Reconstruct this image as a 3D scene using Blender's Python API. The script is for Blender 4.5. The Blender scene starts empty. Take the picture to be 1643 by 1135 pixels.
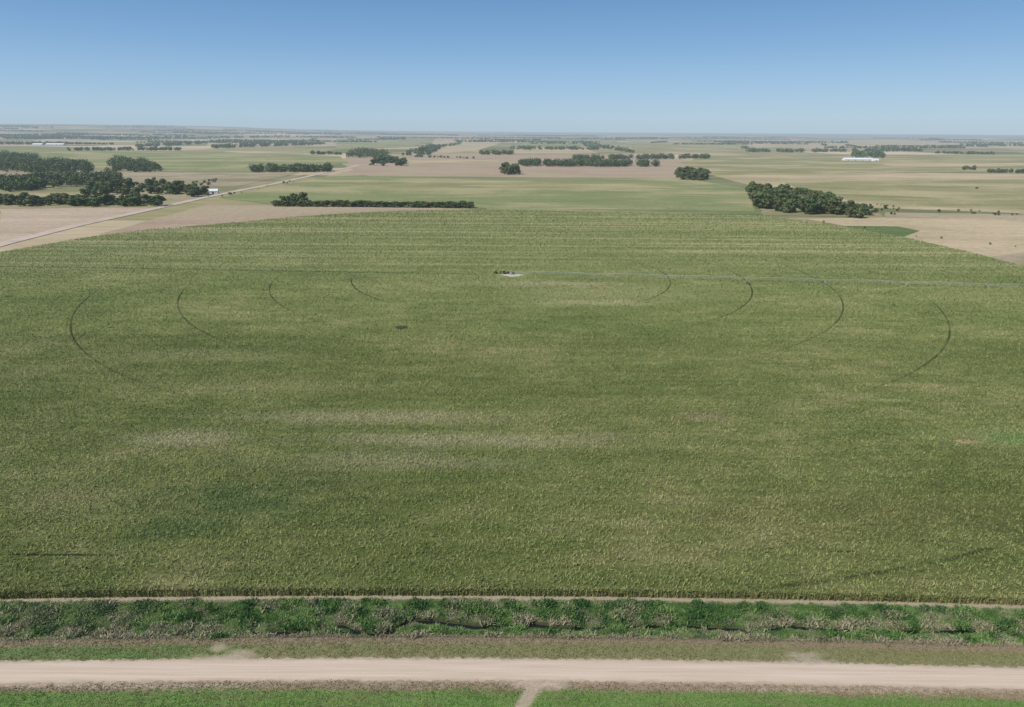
import bpy, bmesh, math, random
import numpy as np
from mathutils import Vector, Matrix

rng = np.random.default_rng(7)
random.seed(7)
scene = bpy.context.scene
COL = scene.collection
scene.view_settings.view_transform = 'Standard'
scene.view_settings.look = 'None'
scene.view_settings.exposure = 0

# ------------------------------------------------------------------ camera
H = 100.0
FPX = 1643 * 24.0 / 36.0
TILT = math.atan((567.5 - 211.0) / FPX)
ROLL = math.radians(0.35)
R0 = Vector((1, 0, 0)); F = Vector((0, math.cos(TILT), -math.sin(TILT))); U0 = Vector((0, math.sin(TILT), math.cos(TILT)))
R = R0 * math.cos(ROLL) + U0 * math.sin(ROLL)
U = U0 * math.cos(ROLL) - R0 * math.sin(ROLL)
cam_data = bpy.data.cameras.new("camera")
cam = bpy.data.objects.new("camera", cam_data)
COL.objects.link(cam)
cam_data.sensor_width = 36; cam_data.lens = 24
cam_data.clip_start = 0.5; cam_data.clip_end = 200000
m = Matrix.Identity(4)
for i in range(3):
    m[i][0] = R[i]; m[i][1] = U[i]; m[i][2] = -F[i]
m[2][3] = H
cam.matrix_world = m
scene.camera = cam

def px(x, y, z=0.0):
    """image pixel cast through the camera onto the ground plane"""
    d = F + R * ((x - 821.5) / FPX) + U * ((567.5 - y) / FPX)
    s = (H - z) / (-d.z)
    return np.array((d.x * s, d.y * s))

# ------------------------------------------------------------------ node helpers
class M:
    def __init__(self, name, rough=0.95, spec=0.08):
        self.mat = bpy.data.materials.new(name)
        self.mat.use_nodes = True
        self.nt = self.mat.node_tree
        self.nt.nodes.clear()
        self.rough = rough; self.spec = spec
        g = self.new('ShaderNodeNewGeometry')
        self.pos = g.outputs['Position']
    def new(self, t, **k):
        n = self.nt.nodes.new(t)
        for a, b in k.items(): setattr(n, a, b)
        return n
    def put(self, sock, v):
        if isinstance(v, bpy.types.NodeSocket): self.nt.links.new(v, sock)
        elif v is not None:
            if isinstance(v, (tuple, list)) and len(v) == 3 and sock.type == 'RGBA': v = (*v, 1)
            sock.default_value = v
    def math(self, op, a, b=None, c=None, clamp=False):
        n = self.new('ShaderNodeMath', operation=op, use_clamp=clamp)
        self.put(n.inputs[0], a); self.put(n.inputs[1], b); self.put(n.inputs[2], c)
        return n.outputs[0]
    def vmul(self, v, t):
        n = self.new('ShaderNodeVectorMath', operation='MULTIPLY')
        self.put(n.inputs[0], v); self.put(n.inputs[1], t); return n.outputs[0]
    def vadd(self, v, t):
        n = self.new('ShaderNodeVectorMath', operation='ADD')
        self.put(n.inputs[0], v); self.put(n.inputs[1], t); return n.outputs[0]
    def vlen(self, v):
        n = self.new('ShaderNodeVectorMath', operation='LENGTH')
        self.put(n.inputs[0], v); return n.outputs['Value']
    def xyz(self, v=None):
        n = self.new('ShaderNodeSeparateXYZ'); self.put(n.inputs[0], v or self.pos); return n.outputs
    def noise(self, scale=(1, 1, 1), detail=3, rough=0.55, off=0.0, vec=None):
        n = self.new('ShaderNodeTexNoise')
        v = self.vadd(self.vmul(vec or self.pos, scale), (off, off * .7, 0))
        self.put(n.inputs['Vector'], v)
        n.inputs['Scale'].default_value = 1; n.inputs['Detail'].default_value = detail
        n.inputs['Roughness'].default_value = rough
        return n.outputs['Fac']
    def rng(self, v, a, b, c=0.0, d=1.0, smooth=True):
        n = self.new('ShaderNodeMapRange', clamp=True)
        if smooth: n.interpolation_type = 'SMOOTHSTEP'
        for i, q in enumerate((v, a, b, c, d)): self.put(n.inputs[i], q)
        return n.outputs[0]
    def mix(self, f, a, b, blend='MIX'):
        n = self.new('ShaderNodeMix', data_type='RGBA', blend_type=blend)
        self.put(n.inputs[0], f); self.put(n.inputs[6], a); self.put(n.inputs[7], b)
        return n.outputs[2]
    def ramp(self, f, stops, interp='LINEAR'):
        n = self.new('ShaderNodeValToRGB'); n.color_ramp.interpolation = interp
        el = n.color_ramp.elements
        while len(el) < len(stops): el.new(0.5)
        for e, (p, c) in zip(el, stops):
            e.position = p; e.color = (*c, 1)
        self.put(n.inputs[0], f); return n.outputs[0]
    def scale(self, colr, f):
        n = self.new('ShaderNodeVectorMath', operation='SCALE')
        self.put(n.inputs[0], colr); self.put(n.inputs['Scale'], f); return n.outputs[0]
    def blob(self, cx, cy, rx, ry, soft=0.6, nz=None):
        v = self.vmul(self.vadd(self.pos, (-cx, -cy, 0)), (1 / rx, 1 / ry, 0))
        l = self.vlen(v)
        if nz is not None: l = self.math('ADD', l, nz)
        return self.rng(l, 1 - soft, 1, 1, 0)
    def done(self, colr, bump=None, bstr=0.4, bdist=0.3, haze=True, trans=0.0):
        p = self.new('ShaderNodeBsdfPrincipled')
        self.put(p.inputs['Base Color'], colr)
        p.inputs['Roughness'].default_value = self.rough
        p.inputs['Specular IOR Level'].default_value = self.spec
        if bump is not None:
            b = self.new('ShaderNodeBump'); b.inputs['Strength'].default_value = bstr
            b.inputs['Distance'].default_value = bdist
            self.put(b.inputs['Height'], bump); self.nt.links.new(b.outputs[0], p.inputs['Normal'])
        sh = p.outputs[0]
        if trans > 0:
            t = self.new('ShaderNodeBsdfTranslucent'); self.put(t.inputs[0], colr)
            mx = self.new('ShaderNodeMixShader'); mx.inputs[0].default_value = trans
            self.nt.links.new(sh, mx.inputs[1]); self.nt.links.new(t.outputs[0], mx.inputs[2]); sh = mx.outputs[0]
        if haze:   # aerial perspective painted into the material: haze-coloured emission grows with distance from origin
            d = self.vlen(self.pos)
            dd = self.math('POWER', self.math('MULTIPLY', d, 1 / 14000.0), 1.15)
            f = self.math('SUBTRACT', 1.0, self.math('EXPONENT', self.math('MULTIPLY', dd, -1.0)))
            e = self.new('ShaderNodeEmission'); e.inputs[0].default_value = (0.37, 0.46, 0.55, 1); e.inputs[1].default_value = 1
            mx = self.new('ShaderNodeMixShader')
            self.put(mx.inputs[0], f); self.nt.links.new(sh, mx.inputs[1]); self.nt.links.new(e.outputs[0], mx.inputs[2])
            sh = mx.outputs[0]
        o = self.new('ShaderNodeOutputMaterial'); self.nt.links.new(sh, o.inputs[0])
        try: self.mat.cycles.emission_sampling = 'NONE'
        except Exception: pass
        return self.mat

# ------------------------------------------------------------------ mesh helpers
def quad_mesh(name, Q, tint, extra=None):
    """Q (N,4,3) quads, tint (N,3); extra = list of (verts list) polygons, material 1"""
    N = len(Q)
    V = Q.reshape(-1, 3); T = np.repeat(tint, 4, axis=0)
    ls = np.arange(N) * 4; tot = np.full(N, 4); mi = np.zeros(N, int); nl = 4 * N
    vi = np.arange(4 * N)
    if extra:
        for poly in extra:
            k = len(poly)
            ls = np.append(ls, nl); mi = np.append(mi, 1)
            vi = np.append(vi, np.arange(len(V), len(V) + k))
            V = np.vstack([V, np.array(poly, float)]); T = np.vstack([T, np.ones((k, 3)) * .5])
            nl += k
    me = bpy.data.meshes.new(name)
    me.vertices.add(len(V)); me.vertices.foreach_set('co', V.astype(np.float32).ravel())
    me.loops.add(nl); me.loops.foreach_set('vertex_index', vi.astype(np.int32))
    me.polygons.add(len(ls)); me.polygons.foreach_set('loop_start', ls.astype(np.int32))
    me.polygons.foreach_set('material_index', mi.astype(np.int32))
    me.update(calc_edges=True)
    at = me.attributes.new('tint', 'FLOAT_COLOR', 'POINT')
    C = np.hstack([T, np.ones((len(T), 1))])
    at.data.foreach_set('color', C.astype(np.float32).ravel())
    return me

def blades(P, n, L, W, lean, r=rng, base_spread=0.2, size=None, taper=0.35):
    """P (K,3). returns quads (K*n,4,3) and index of the parent clump"""
    K = len(P); idx = np.repeat(np.arange(K), n); Np = K * n
    s = np.ones(Np) if size is None else size[idx]
    az = r.uniform(0, 2 * np.pi, Np); ln = r.uniform(lean[0], lean[1], Np)
    Ls = r.uniform(L[0], L[1], Np) * s; Ws = r.uniform(W[0], W[1], Np) * s
    b = P[idx] + np.stack([r.normal(0, base_spread, Np) * s, r.normal(0, base_spread, Np) * s, np.zeros(Np)], 1)
    dirv = np.stack([np.cos(az) * np.sin(ln), np.sin(az) * np.sin(ln), np.cos(ln)], 1)
    a2 = az + np.pi / 2 + r.normal(0, .6, Np)
    side = np.stack([np.cos(a2), np.sin(a2), r.normal(0, .25, Np)], 1)
    tip = b + dirv * Ls[:, None]
    w = Ws[:, None] / 2
    return np.stack([b - side * w, b + side * w, tip + side * w * taper, tip - side * w * taper], 1), idx

class VN:   # value noise
    def __init__(s, seed): s.g = np.random.default_rng(seed).random((256, 256))
    def __call__(s, x, y):
        x = np.asarray(x, float); y = np.asarray(y, float)
        xi = np.floor(x).astype(int); yi = np.floor(y).astype(int)
        fx = x - xi; fy = y - yi; fx = fx * fx * (3 - 2 * fx); fy = fy * fy * (3 - 2 * fy)
        g = s.g; a = g[xi % 256, yi % 256]; b = g[(xi + 1) % 256, yi % 256]
        c = g[xi % 256, (yi + 1) % 256]; d = g[(xi + 1) % 256, (yi + 1) % 256]
        return (a * (1 - fx) + b * fx) * (1 - fy) + (c * (1 - fx) + d * fx) * fy
    def f(s, x, y, o=3):
        t = 0; a = 1; n = 0
        for i in range(o):
            t = t + a * s(x * 2 ** i + 17 * i, y * 2 ** i + 31 * i); n += a; a *= .5
        return t / n
vn = VN(3); vn2 = VN(11)

def add(name, me, mats, kind=None, label=None, cat=None, group=None, parent=None, loc=None):
    ob = bpy.data.objects.new(name, me)
    if me is not None and mats:
        if not me.materials:
            for q in mats: me.materials.append(q)
    COL.objects.link(ob)
    if kind: ob['kind'] = kind
    if label: ob['label'] = label
    if cat: ob['category'] = cat
    if group: ob['group'] = group
    if parent is not None: ob.parent = parent
    if loc is not None: ob.location = loc
    return ob

def inpoly(x, y, poly):
    x = np.asarray(x); y = np.asarray(y); r = np.zeros(x.shape, bool)
    n = len(poly)
    for i in range(n):
        x1, y1 = poly[i]; x2, y2 = poly[(i + 1) % n]
        if y1 == y2: continue
        c = ((y1 > y) != (y2 > y)) & (x < (x2 - x1) * (y - y1) / (y2 - y1) + x1)
        r ^= c
    return r

def bow(x): return 1.6 * np.minimum((np.asarray(x, float) / 100) ** 2, 4.0)
def ss(a, b, x):
    t = np.clip((x - a) / (b - a), 0, 1); return t * t * (3 - 2 * t)

# ------------------------------------------------------------------ terrain
cr = [(-100, 1019), (150, 1021), (300, 1018), (400, 1016), (480, 1015), (530, 1006), (550, 1004), (572, 1013), (600, 1019), (630, 1015), (645, 1003), (665, 996), (700, 998),
      (760, 1006), (850, 1002), (900, 1008), (960, 1007), (1100, 1005), (1200, 1012), (1280, 1006), (1350, 1011), (1500, 1013), (1800, 1012)]
crw = np.array([px(*p, -1.1) for p in cr])
def creek_y(x): return np.interp(x, crw[:, 0], crw[:, 1]) + .5 * (vn(np.asarray(x) / 3.0, 5.5) - .5)
def creek_open(x):   # how open the channel is, elsewhere it is grown over
    x = np.asarray(x, float)
    a = ss(px(385, 1015)[0], px(420, 1015)[0], x)
    o = .15 + .85 * ss(.35, .6, vn2(x / 6.0, 3.7)) * (1 - .3 * ss(5, 25, x))
    mid = .95 * ss(px(520, 1010)[0], px(545, 1010)[0], x) * (1 - ss(px(780, 1010)[0], px(830, 1010)[0], x))
    return a * np.maximum(o, mid)
def ter(x, y):
    x = np.asarray(x, float); y = np.asarray(y, float)
    w = y + bow(x)
    z = -1.0 * ss(116.3, 118.4, w) * (1 - ss(122, 128, w))
    d = np.abs(y - creek_y(x))
    near = (np.abs(x) < 200)
    z = z - .6 * (1 - ss(.3, 1.1, d)) * near
    z = z + .35 * (vn.f(x / 3.5, y / 2.5) - .5) * ss(116, 119, w) * (1 - ss(126, 129, w)) * near
    r = np.hypot(x, y); be = np.degrees(np.arctan2(x, np.maximum(y, 1)))
    lf = ss(2, -38, be)
    zz = ss(6000, 20000, r) * lf * (100 + 140 * vn.f(x / 3600 + 40, y / 3600 + 9, 4)) + ss(9000, 20000, r) * 60 * vn.f(x / 5000 + 3, y / 6000, 3)
    zz = zz + ss(2600, 6000, r) * 18 * (vn.f(x / 1500 + 8, y / 1300 + 5, 2) - .5)
    return z + np.where(y > 0, zz, 0)

def geo(a, b, ratio, first):
    o = [a]; st = first
    while o[-1] < b: o.append(o[-1] + st); st *= ratio
    return o
xs = np.arange(-170, 170.01, .6)
far = np.array(geo(170, 70000, 1.1, 2.0)[1:])
xs = np.concatenate([-far[::-1], xs, far])
ys = np.concatenate([[-3000, -800, -200, 0, 50, 80, 90], np.arange(95, 134, .27), np.array(geo(134, 75000, 1.05, 1.0))])
X, Y = np.meshgrid(xs, ys)
Z = ter(X, Y)
nx, ny = len(xs), len(ys)
me = bpy.data.meshes.new('ground')
i = np.arange(nx * ny).reshape(ny, nx)
fc = np.stack([i[:-1, :-1], i[:-1, 1:], i[1:, 1:], i[1:, :-1]], -1).reshape(-1, 4)
me.vertices.add(nx * ny); me.vertices.foreach_set('co', np.stack([X, Y, Z], -1).astype(np.float32).ravel())
me.loops.add(fc.size); me.loops.foreach_set('vertex_index', fc.astype(np.int32).ravel())
me.polygons.add(len(fc)); me.polygons.foreach_set('loop_start', (np.arange(len(fc)) * 4).astype(np.int32))
me.update(calc_edges=True)
me.polygons.foreach_set('use_smooth', np.ones(len(fc), bool))
ba = me.attributes.new('bank', 'FLOAT', 'POINT')
dy_ = Y - creek_y(X)
ba.data.foreach_set('value', ((1 - ss(.5, 1.5, np.abs(dy_ - .3))) * creek_open(X) * (np.abs(X) < 200)).astype(np.float32).ravel())

g = M('ground_soil_and_grass')
o = g.xyz(); gx, gy = o[0], o[1]
bx = g.math('MINIMUM', g.math('POWER', g.math('MULTIPLY', g.math('ABSOLUTE', gx), .01), 2.0), 4.0)
w = g.math('MULTIPLY_ADD', bx, 1.6, gy)
wn = g.math('ADD', w, g.math('MULTIPLY_ADD', g.noise((.2, .5, .5), 5, .7), 3.4, -1.7))
fw = g.math('MULTIPLY_ADD', wn, 1 / 40, -96 / 40)
def s(v): return (v - 96) / 40
near = g.ramp(fw, [(s(96.5), (.12, .21, .05)), (s(102.0), (.14, .21, .06)), (s(103.0), (.27, .215, .135)), (s(105.6), (.38, .30, .205)),
                   (s(110.0), (.34, .27, .175)), (s(111.0), (.22, .205, .10)), (s(114.4), (.20, .195, .09)), (s(115.2), (.26, .20, .13)),
                   (s(116.6), (.24, .19, .125)), (s(117.4), (.12, .17, .055)), (s(128.0), (.09, .155, .04)), (s(128.7), (.36, .30, .22)),
                   (s(130.2), (.34, .28, .20)), (s(131.5), (.12, .11, .05))])
leftg = g.math('MULTIPLY', g.rng(gx, -45, -75, 0, 1), g.math('MULTIPLY', g.rng(wn, 110.2, 111.2), g.rng(wn, 114.6, 113.6)))
near = g.mix(g.math('MULTIPLY', leftg, .8), near, (.11, .18, .055))
dirt = (.46, .37, .285)
nb = g.math('MULTIPLY_ADD', g.noise((.5, .8, .5), 4, .7, 3), 1.6, -.8)
for (cx, cy, rx, ry, am) in [(352, 1060, 9, 2.2, .7), (385, 1050, 4, 2.0, .5), (1290, 1052, 5, 1.6, .45), (1300, 1062, 7, 1.3, .5), (866, 1096, 7.5, 2.3, .95), (340, 1100, 14, .8, .6), (150, 1101, 30, .9, .7), (1350, 1108, 40, .9, .6), (350, 1040, 2.5, 1.5, .5), (1200, 1018, 3, 1.2, .6), (1500, 1024, 12, .8, .5)]:
    c = px(cx, cy)
    near = g.mix(g.math('MULTIPLY', g.blob(c[0], c[1], rx, ry, .8, nb), am), near, dirt)
a = px(862, 1096); b = px(828, 1150)
k = (b[0] - a[0]) / (b[1] - a[1])
lx = g.math('ABSOLUTE', g.math('SUBTRACT', g.math('SUBTRACT', gx, a[0]), g.math('MULTIPLY', g.math('SUBTRACT', gy, a[1]), k)))
lx = g.math('ADD', lx, g.math('MULTIPLY', nb, .8))
trk = g.math('MULTIPLY', g.rng(lx, .8, 2.3, 1, 0), g.rng(gy, 105.5, 104.5, 0, 1))
near = g.mix(g.math('MULTIPLY', trk, .85), near, (.42, .335, .24))
n1 = g.noise((1.3, 2.2, 1), 5, .75, 9); n2 = g.noise((.16, .3, .2), 4, .6, 5)
near = g.mix(g.math('MULTIPLY', g.rng(n2, .52, .7), .35), near, (.27, .235, .13))
bk_ = g.new('ShaderNodeAttribute', attribute_name='bank')
near = g.mix(g.math('MULTIPLY', bk_.outputs['Fac'], .9), near, (.04, .035, .022))
near = g.scale(near, g.rng(n1, .25, .75, .65, 1.35, False))
# far patchwork of fields
wb = g.math('MULTIPLY_ADD', g.noise((.0004, .0004, 0), 2, .5, 8), 700, -350)
sx = g.math('ADD', g.math('MULTIPLY_ADD', gy, .083, gx), wb)
sy = g.math('ADD', gy, g.math('MULTIPLY', wb, .6))
def patchwork(dx, dy, ox):
    cv = g.new('ShaderNodeCombineXYZ')
    g.put(cv.inputs[0], g.math('FLOOR', g.math('DIVIDE', g.math('ADD', sx, ox), dx)))
    g.put(cv.inputs[1], g.math('FLOOR', g.math('DIVIDE', sy, dy)))
    q = g.new('ShaderNodeTexWhiteNoise', noise_dimensions='2D'); g.put(q.inputs['Vector'], cv.outputs[0]); return q.outputs['Value']
pal = [(0, (.16, .18, .07)), (.16, (.30, .27, .13)), (.34, (.46, .37, .23)), (.50, (.22, .22, .10)), (.62, (.56, .45, .30)), (.76, (.34, .26, .18)), (.9, (.30, .28, .14))]
f1 = g.ramp(patchwork(640., 810., 0), pal, 'CONSTANT'); f2 = g.ramp(patchwork(410., 330., 200), pal, 'CONSTANT')
farc = g.mix(g.rng(g.noise((.0005, .0006, 0), 2, .5, 33), .48, .52), f1, f2)
fn = g.noise((.0016, .004, .1), 6, .65, 2)
farc = g.mix(g.rng(fn, .42, .68, 0, .35), farc, (.36, .31, .18))
fn2 = g.noise((.01, .05, .1), 5, .7, 2)
farc = g.scale(farc, g.rng(fn2, .3, .7, .8, 1.2, False))
colr = g.mix(g.rng(gy, 131.5, 134, 0, 1), near, farc)
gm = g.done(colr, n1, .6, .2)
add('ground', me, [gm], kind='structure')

# ------------------------------------------------------------------ roads
def ribbon(name, pts, width, z, mat, jit=0.0, rowsn=5, zf=None):
    pts = [np.array(p, float) for p in pts]
    V = []; Fc = []
    n = len(pts)
    for i in range(n):
        d = pts[min(i + 1, n - 1)] - pts[max(i - 1, 0)]; d /= np.linalg.norm(d) + 1e-9
        nrm = np.array([-d[1], d[0]])
        for j in range(rowsn):
            t = j / (rowsn - 1) * 2 - 1
            o = t * width / 2
            if abs(t) > .99: o += jit * (random.random() - .5) * 2
            p = pts[i] + nrm * o
            V.append((p[0], p[1], z + (1 - t * t) * .06 + (zf(p[0], p[1]) if zf else 0)))
    for i in range(n - 1):
        for j in range(rowsn - 1):
            a = i * rowsn + j; Fc.append((a + rowsn, a + rowsn + 1, a + 1, a))
    me = bpy.data.meshes.new(name); me.from_pydata(V, [], Fc)
    me.polygons.foreach_set('use_smooth', [True] * len(Fc))
    return add(name, me, [mat], kind='structure')

r = M('gravel_road')
ro = r.xyz(); bx = r.math('MINIMUM', r.math('POWER', r.math('MULTIPLY', r.math('ABSOLUTE', ro[0]), .01), 2.0), 4.0)
rw = r.math('MULTIPLY_ADD', bx, 1.6, ro[1])
n1 = r.noise((.04, 1.6, 1), 4, .55); n2 = r.noise((4, 5, 1), 3, .7)
rc = r.ramp(n1, [(.3, (.50, .40, .295)), (.5, (.56, .455, .345)), (.7, (.61, .505, .39))])
edge = r.math('ABSOLUTE', r.math('SUBTRACT', rw, 107.7))
edge = r.math('ADD', edge, r.math('MULTIPLY_ADD', r.noise((.3, .6, .3), 4, .7, 8), 1.8, -.9))
rc = r.mix(r.rng(edge, 1.9, 3.1, 0, .8), rc, (.37, .295, .205))
rc = r.scale(rc, r.rng(n2, .3, .7, .9, 1.08, False))
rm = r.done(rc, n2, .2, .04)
xx = np.arange(-260, 260.1, .7)
ribbon('road', [(x, 107.7 - float(bow(x))) for x in xx], 6.0, 0.03, rm, jit=.4, rowsn=7)

r = M('side_road_gravel')
rc = r.ramp(r.noise((.05, .05, 1), 4, .6), [(.3, (.42, .34, .26)), (.7, (.56, .465, .37))])
rm2 = r.done(rc)
pp = [(-500, 520), (-200, 451), (0, 393), (120, 363), (250, 335), (335, 316), (440, 295.5), (520, 278), (575, 265.5)]
ribbon('road', [px(*p) for p in pp], 14, .45, rm2, jit=.6)

# ------------------------------------------------------------------ water
wm = M('creek_water', rough=.08, spec=.5).done((.012, .014, .009))
xx = np.arange(px(380, 1010)[0], 190, .5)
ribbon('water', [(x, float(creek_y(x))) for x in xx], 1.3, -1.45, wm, jit=.15, rowsn=3)

# ------------------------------------------------------------------ field patches
zc = [0.04]
def fieldmat(name, c1, c2, row=.12, rowdir=0, spot=None, k_=1.12):
    f = M(name)
    c1 = tuple(q * k_ for q in c1); c2 = tuple(q * k_ for q in c2)
    if spot: spot = tuple(q * k_ for q in spot)
    v = (.004, row, .1) if rowdir == 0 else ((row, .004, .1) if rowdir == 1 else (.02, .02, .1))
    a = f.noise(v, 5, .65, rowdir * 3); b_ = f.noise((.006, .012, .1), 5, .6, 11)
    t = f.math('ADD', f.math('MULTIPLY', a, .55), f.math('MULTIPLY', b_, .45))
    c = f.mix(f.rng(t, .38, .62, 0, 1, False), c1, c2)
    if spot: c = f.mix(f.rng(f.noise((.003, .006, .1), 5, .65, 40), .45, .6, 0, .9), c, spot)
    fine = f.noise((.12, .3, .1), 4, .75, 21)
    c = f.scale(c, f.rng(fine, .3, .7, .75, 1.25, False))
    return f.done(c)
TAN = fieldmat('stubble_field', (.36, .28, .19), (.45, .36, .26), spot=(.33, .25, .17))
MAUVE = fieldmat('bare_brown_field', (.29, .215, .145), (.38, .285, .20), .05, spot=(.34, .285, .175))
PALE = fieldmat('pale_green_crop', (.155, .185, .07), (.225, .235, .10), .06, spot=(.33, .29, .15))
OLIVE = fieldmat('olive_crop', (.185, .185, .08), (.27, .245, .115), .05, spot=(.37, .315, .17))
STRAW = fieldmat('straw_field', (.37, .295, .175), (.48, .385, .245), .06, spot=(.30, .255, .135))
GREEN = fieldmat('green_crop', (.085, .13, .04), (.12, .155, .055), .06)
PASTURE = fieldmat('pasture_grass', (.25, .22, .115), (.34, .28, .17), .03, 2, spot=(.17, .175, .075))
DRY = fieldmat('dry_grass', (.28, .23, .145), (.37, .30, .20), .03, 2, spot=(.19, .185, .09))

def patch(pts, mat):
    zc[0] += .012
    P = [px(*p) for p in pts]
    if max(np.hypot(*p) for p in P) > 2600:      # drape over the rolling ground
        n = 14
        c = np.mean(P, axis=0); ring = []
        for i in range(len(P)):
            a, b = P[i], P[(i + 1) % len(P)]
            for j in range(8): ring.append(a + (b - a) * j / 8)
        V = []; Fc = []; K = len(ring)
        for q in range(n):
            t_ = (q + 1) / n
            for p in ring:
                v = c + (p - c) * t_; V.append((v[0], v[1], float(ter(v[0], v[1])) + zc[0] + .35))
        V.append((c[0], c[1], float(ter(*c)) + zc[0] + .35)); ci = len(V) - 1
        for i in range(K):
            Fc.append((ci, i, (i + 1) % K))
            for q in range(n - 1):
                a = q * K + i; b = q * K + (i + 1) % K; Fc.append((a, a + K, b + K, b))
        me = bpy.data.meshes.new('field'); me.from_pydata(V, [], Fc)
        bm = bmesh.new(); bm.from_mesh(me); bmesh.ops.recalc_face_normals(bm, faces=bm.faces[:]); bm.to_mesh(me); bm.free()
        return add('field', me, [mat], kind='structure')
    V = []
    for i in range(len(P)):
        a, b = P[i], P[(i + 1) % len(P)]
        L = np.linalg.norm(b - a); k = max(1, min(24, int(L / 25)))
        for j in range(k):
            q = a + (b - a) * j / k
            wob = min(2.0, L / 150)
            V.append((q[0] + random.uniform(-wob, wob), q[1] + random.uniform(-wob, wob), zc[0]))
    me = bpy.data.meshes.new('field'); me.from_pydata(V, [], [list(range(len(V)))])
    return add('field', me, [mat], kind='structure')

patch([(560, 248), (1000, 248), (1150, 262), (1080, 287), (590, 283), (545, 262)], MAUVE)
patch([(650, 256), (800, 257), (800, 262), (640, 262)], STRAW)
patch([(0, 240), (330, 243), (545, 251), (560, 262), (410, 277), (265, 277), (140, 268), (0, 262)], PALE)
patch([(0, 262), (140, 268), (265, 277), (480, 278), (380, 300), (335, 300), (150, 296), (0, 300)], DRY)
patch([(230, 281), (440, 280), (400, 292), (260, 290)], MAUVE)
patch([(0, 300), (150, 294), (335, 300), (440, 286), (500, 279), (340, 312), (250, 334), (0, 335)], PASTURE)
patch([(0, 313), (140, 309), (140, 318), (0, 321)], OLIVE)
patch([(0, 335.5), (255, 333), (190, 350), (60, 376), (0, 389)], TAN)
patch([(700, 221), (830, 220), (800, 231), (760, 243), (670, 250), (690, 235)], STRAW)
patch([(340, 224), (520, 224), (540, 231), (330, 234)], STRAW)
patch([(540, 224), (690, 223), (660, 236), (540, 240)], PALE)
patch([(830, 221), (960, 221), (1010, 232), (840, 236)], PALE)
patch([(830, 235), (930, 235), (960, 246), (820, 247)], STRAW)
patch([(1020, 228), (1190, 228), (1220, 244), (1150, 246), (1010, 243)], OLIVE)
patch([(1200, 226), (1643, 228), (1700, 240), (1210, 236)], STRAW)
patch([(1145, 249), (1700, 249), (1700, 278), (1420, 277), (1140, 282), (1090, 262)], OLIVE)
patch([(1400, 262), (1700, 262), (1700, 267), (1440, 268)], STRAW)
patch([(1140, 281), (1420, 277), (1700, 281), (1700, 345), (1400, 334), (1210, 300)], STRAW)
patch([(1250, 290), (1660, 288), (1700, 300), (1700, 340), (1420, 330), (1300, 312)], OLIVE)
patch([(440, 300), (520, 284), (600, 280), (1060, 285), (1130, 292), (1200, 303), (1212, 340), (750, 334), (440, 329), (350, 318)], PALE)
patch([(520, 293), (800, 290), (1040, 294), (1090, 300), (700, 301)], OLIVE)
patch([(580, 270), (800, 272), (1080, 275), (1075, 284), (600, 281), (520, 284)], MAUVE)
patch([(1205, 300), (1400, 333), (1420, 350), (1225, 346)], PASTURE)
patch([(1290, 352), (1420, 349), (1700, 350), (1760, 470), (1643, 429), (1400, 371)], STRAW)
patch([(1420, 341), (1700, 346), (1700, 352), (1420, 350)], DRY)
patch([(1345, 363), (1440, 364), (1476, 371), (1450, 381), (1400, 377)], GREEN)
patch([(1580, 414), (1643, 406), (1700, 412), (1700, 440), (1643, 428)], DRY)
patch([(130, 385), (335, 328), (440, 331), (780, 336), (600, 342), (330, 365), (140, 388)], MAUVE)
patch([(780, 333), (1225, 345), (1232, 352), (780, 341)], PALE)
patch([(1110, 344), (1222, 343.5), (1228, 350), (1110, 349)], GREEN)

# ------------------------------------------------------------------ corn
PV = px(820, 445)
RS, RO = 52.6, 7.0
near_edge = [(x, 130.0 - float(bow(x))) for x in np.linspace(-440, 450, 60)]
topline = [(1700, 447), (1643, 431), (1560, 409), (1460, 386), (1330, 362), (1240, 350), (1180, 347), (1100, 346), (950, 342), (800, 339), (660, 340), (600, 342), (480, 350), (340, 363), (240, 371), (140, 384), (0, 408)]
corn_poly = near_edge + [tuple(px(*p)) for p in topline]
corn_poly = [tuple(map(float, p)) for p in corn_poly]

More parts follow.
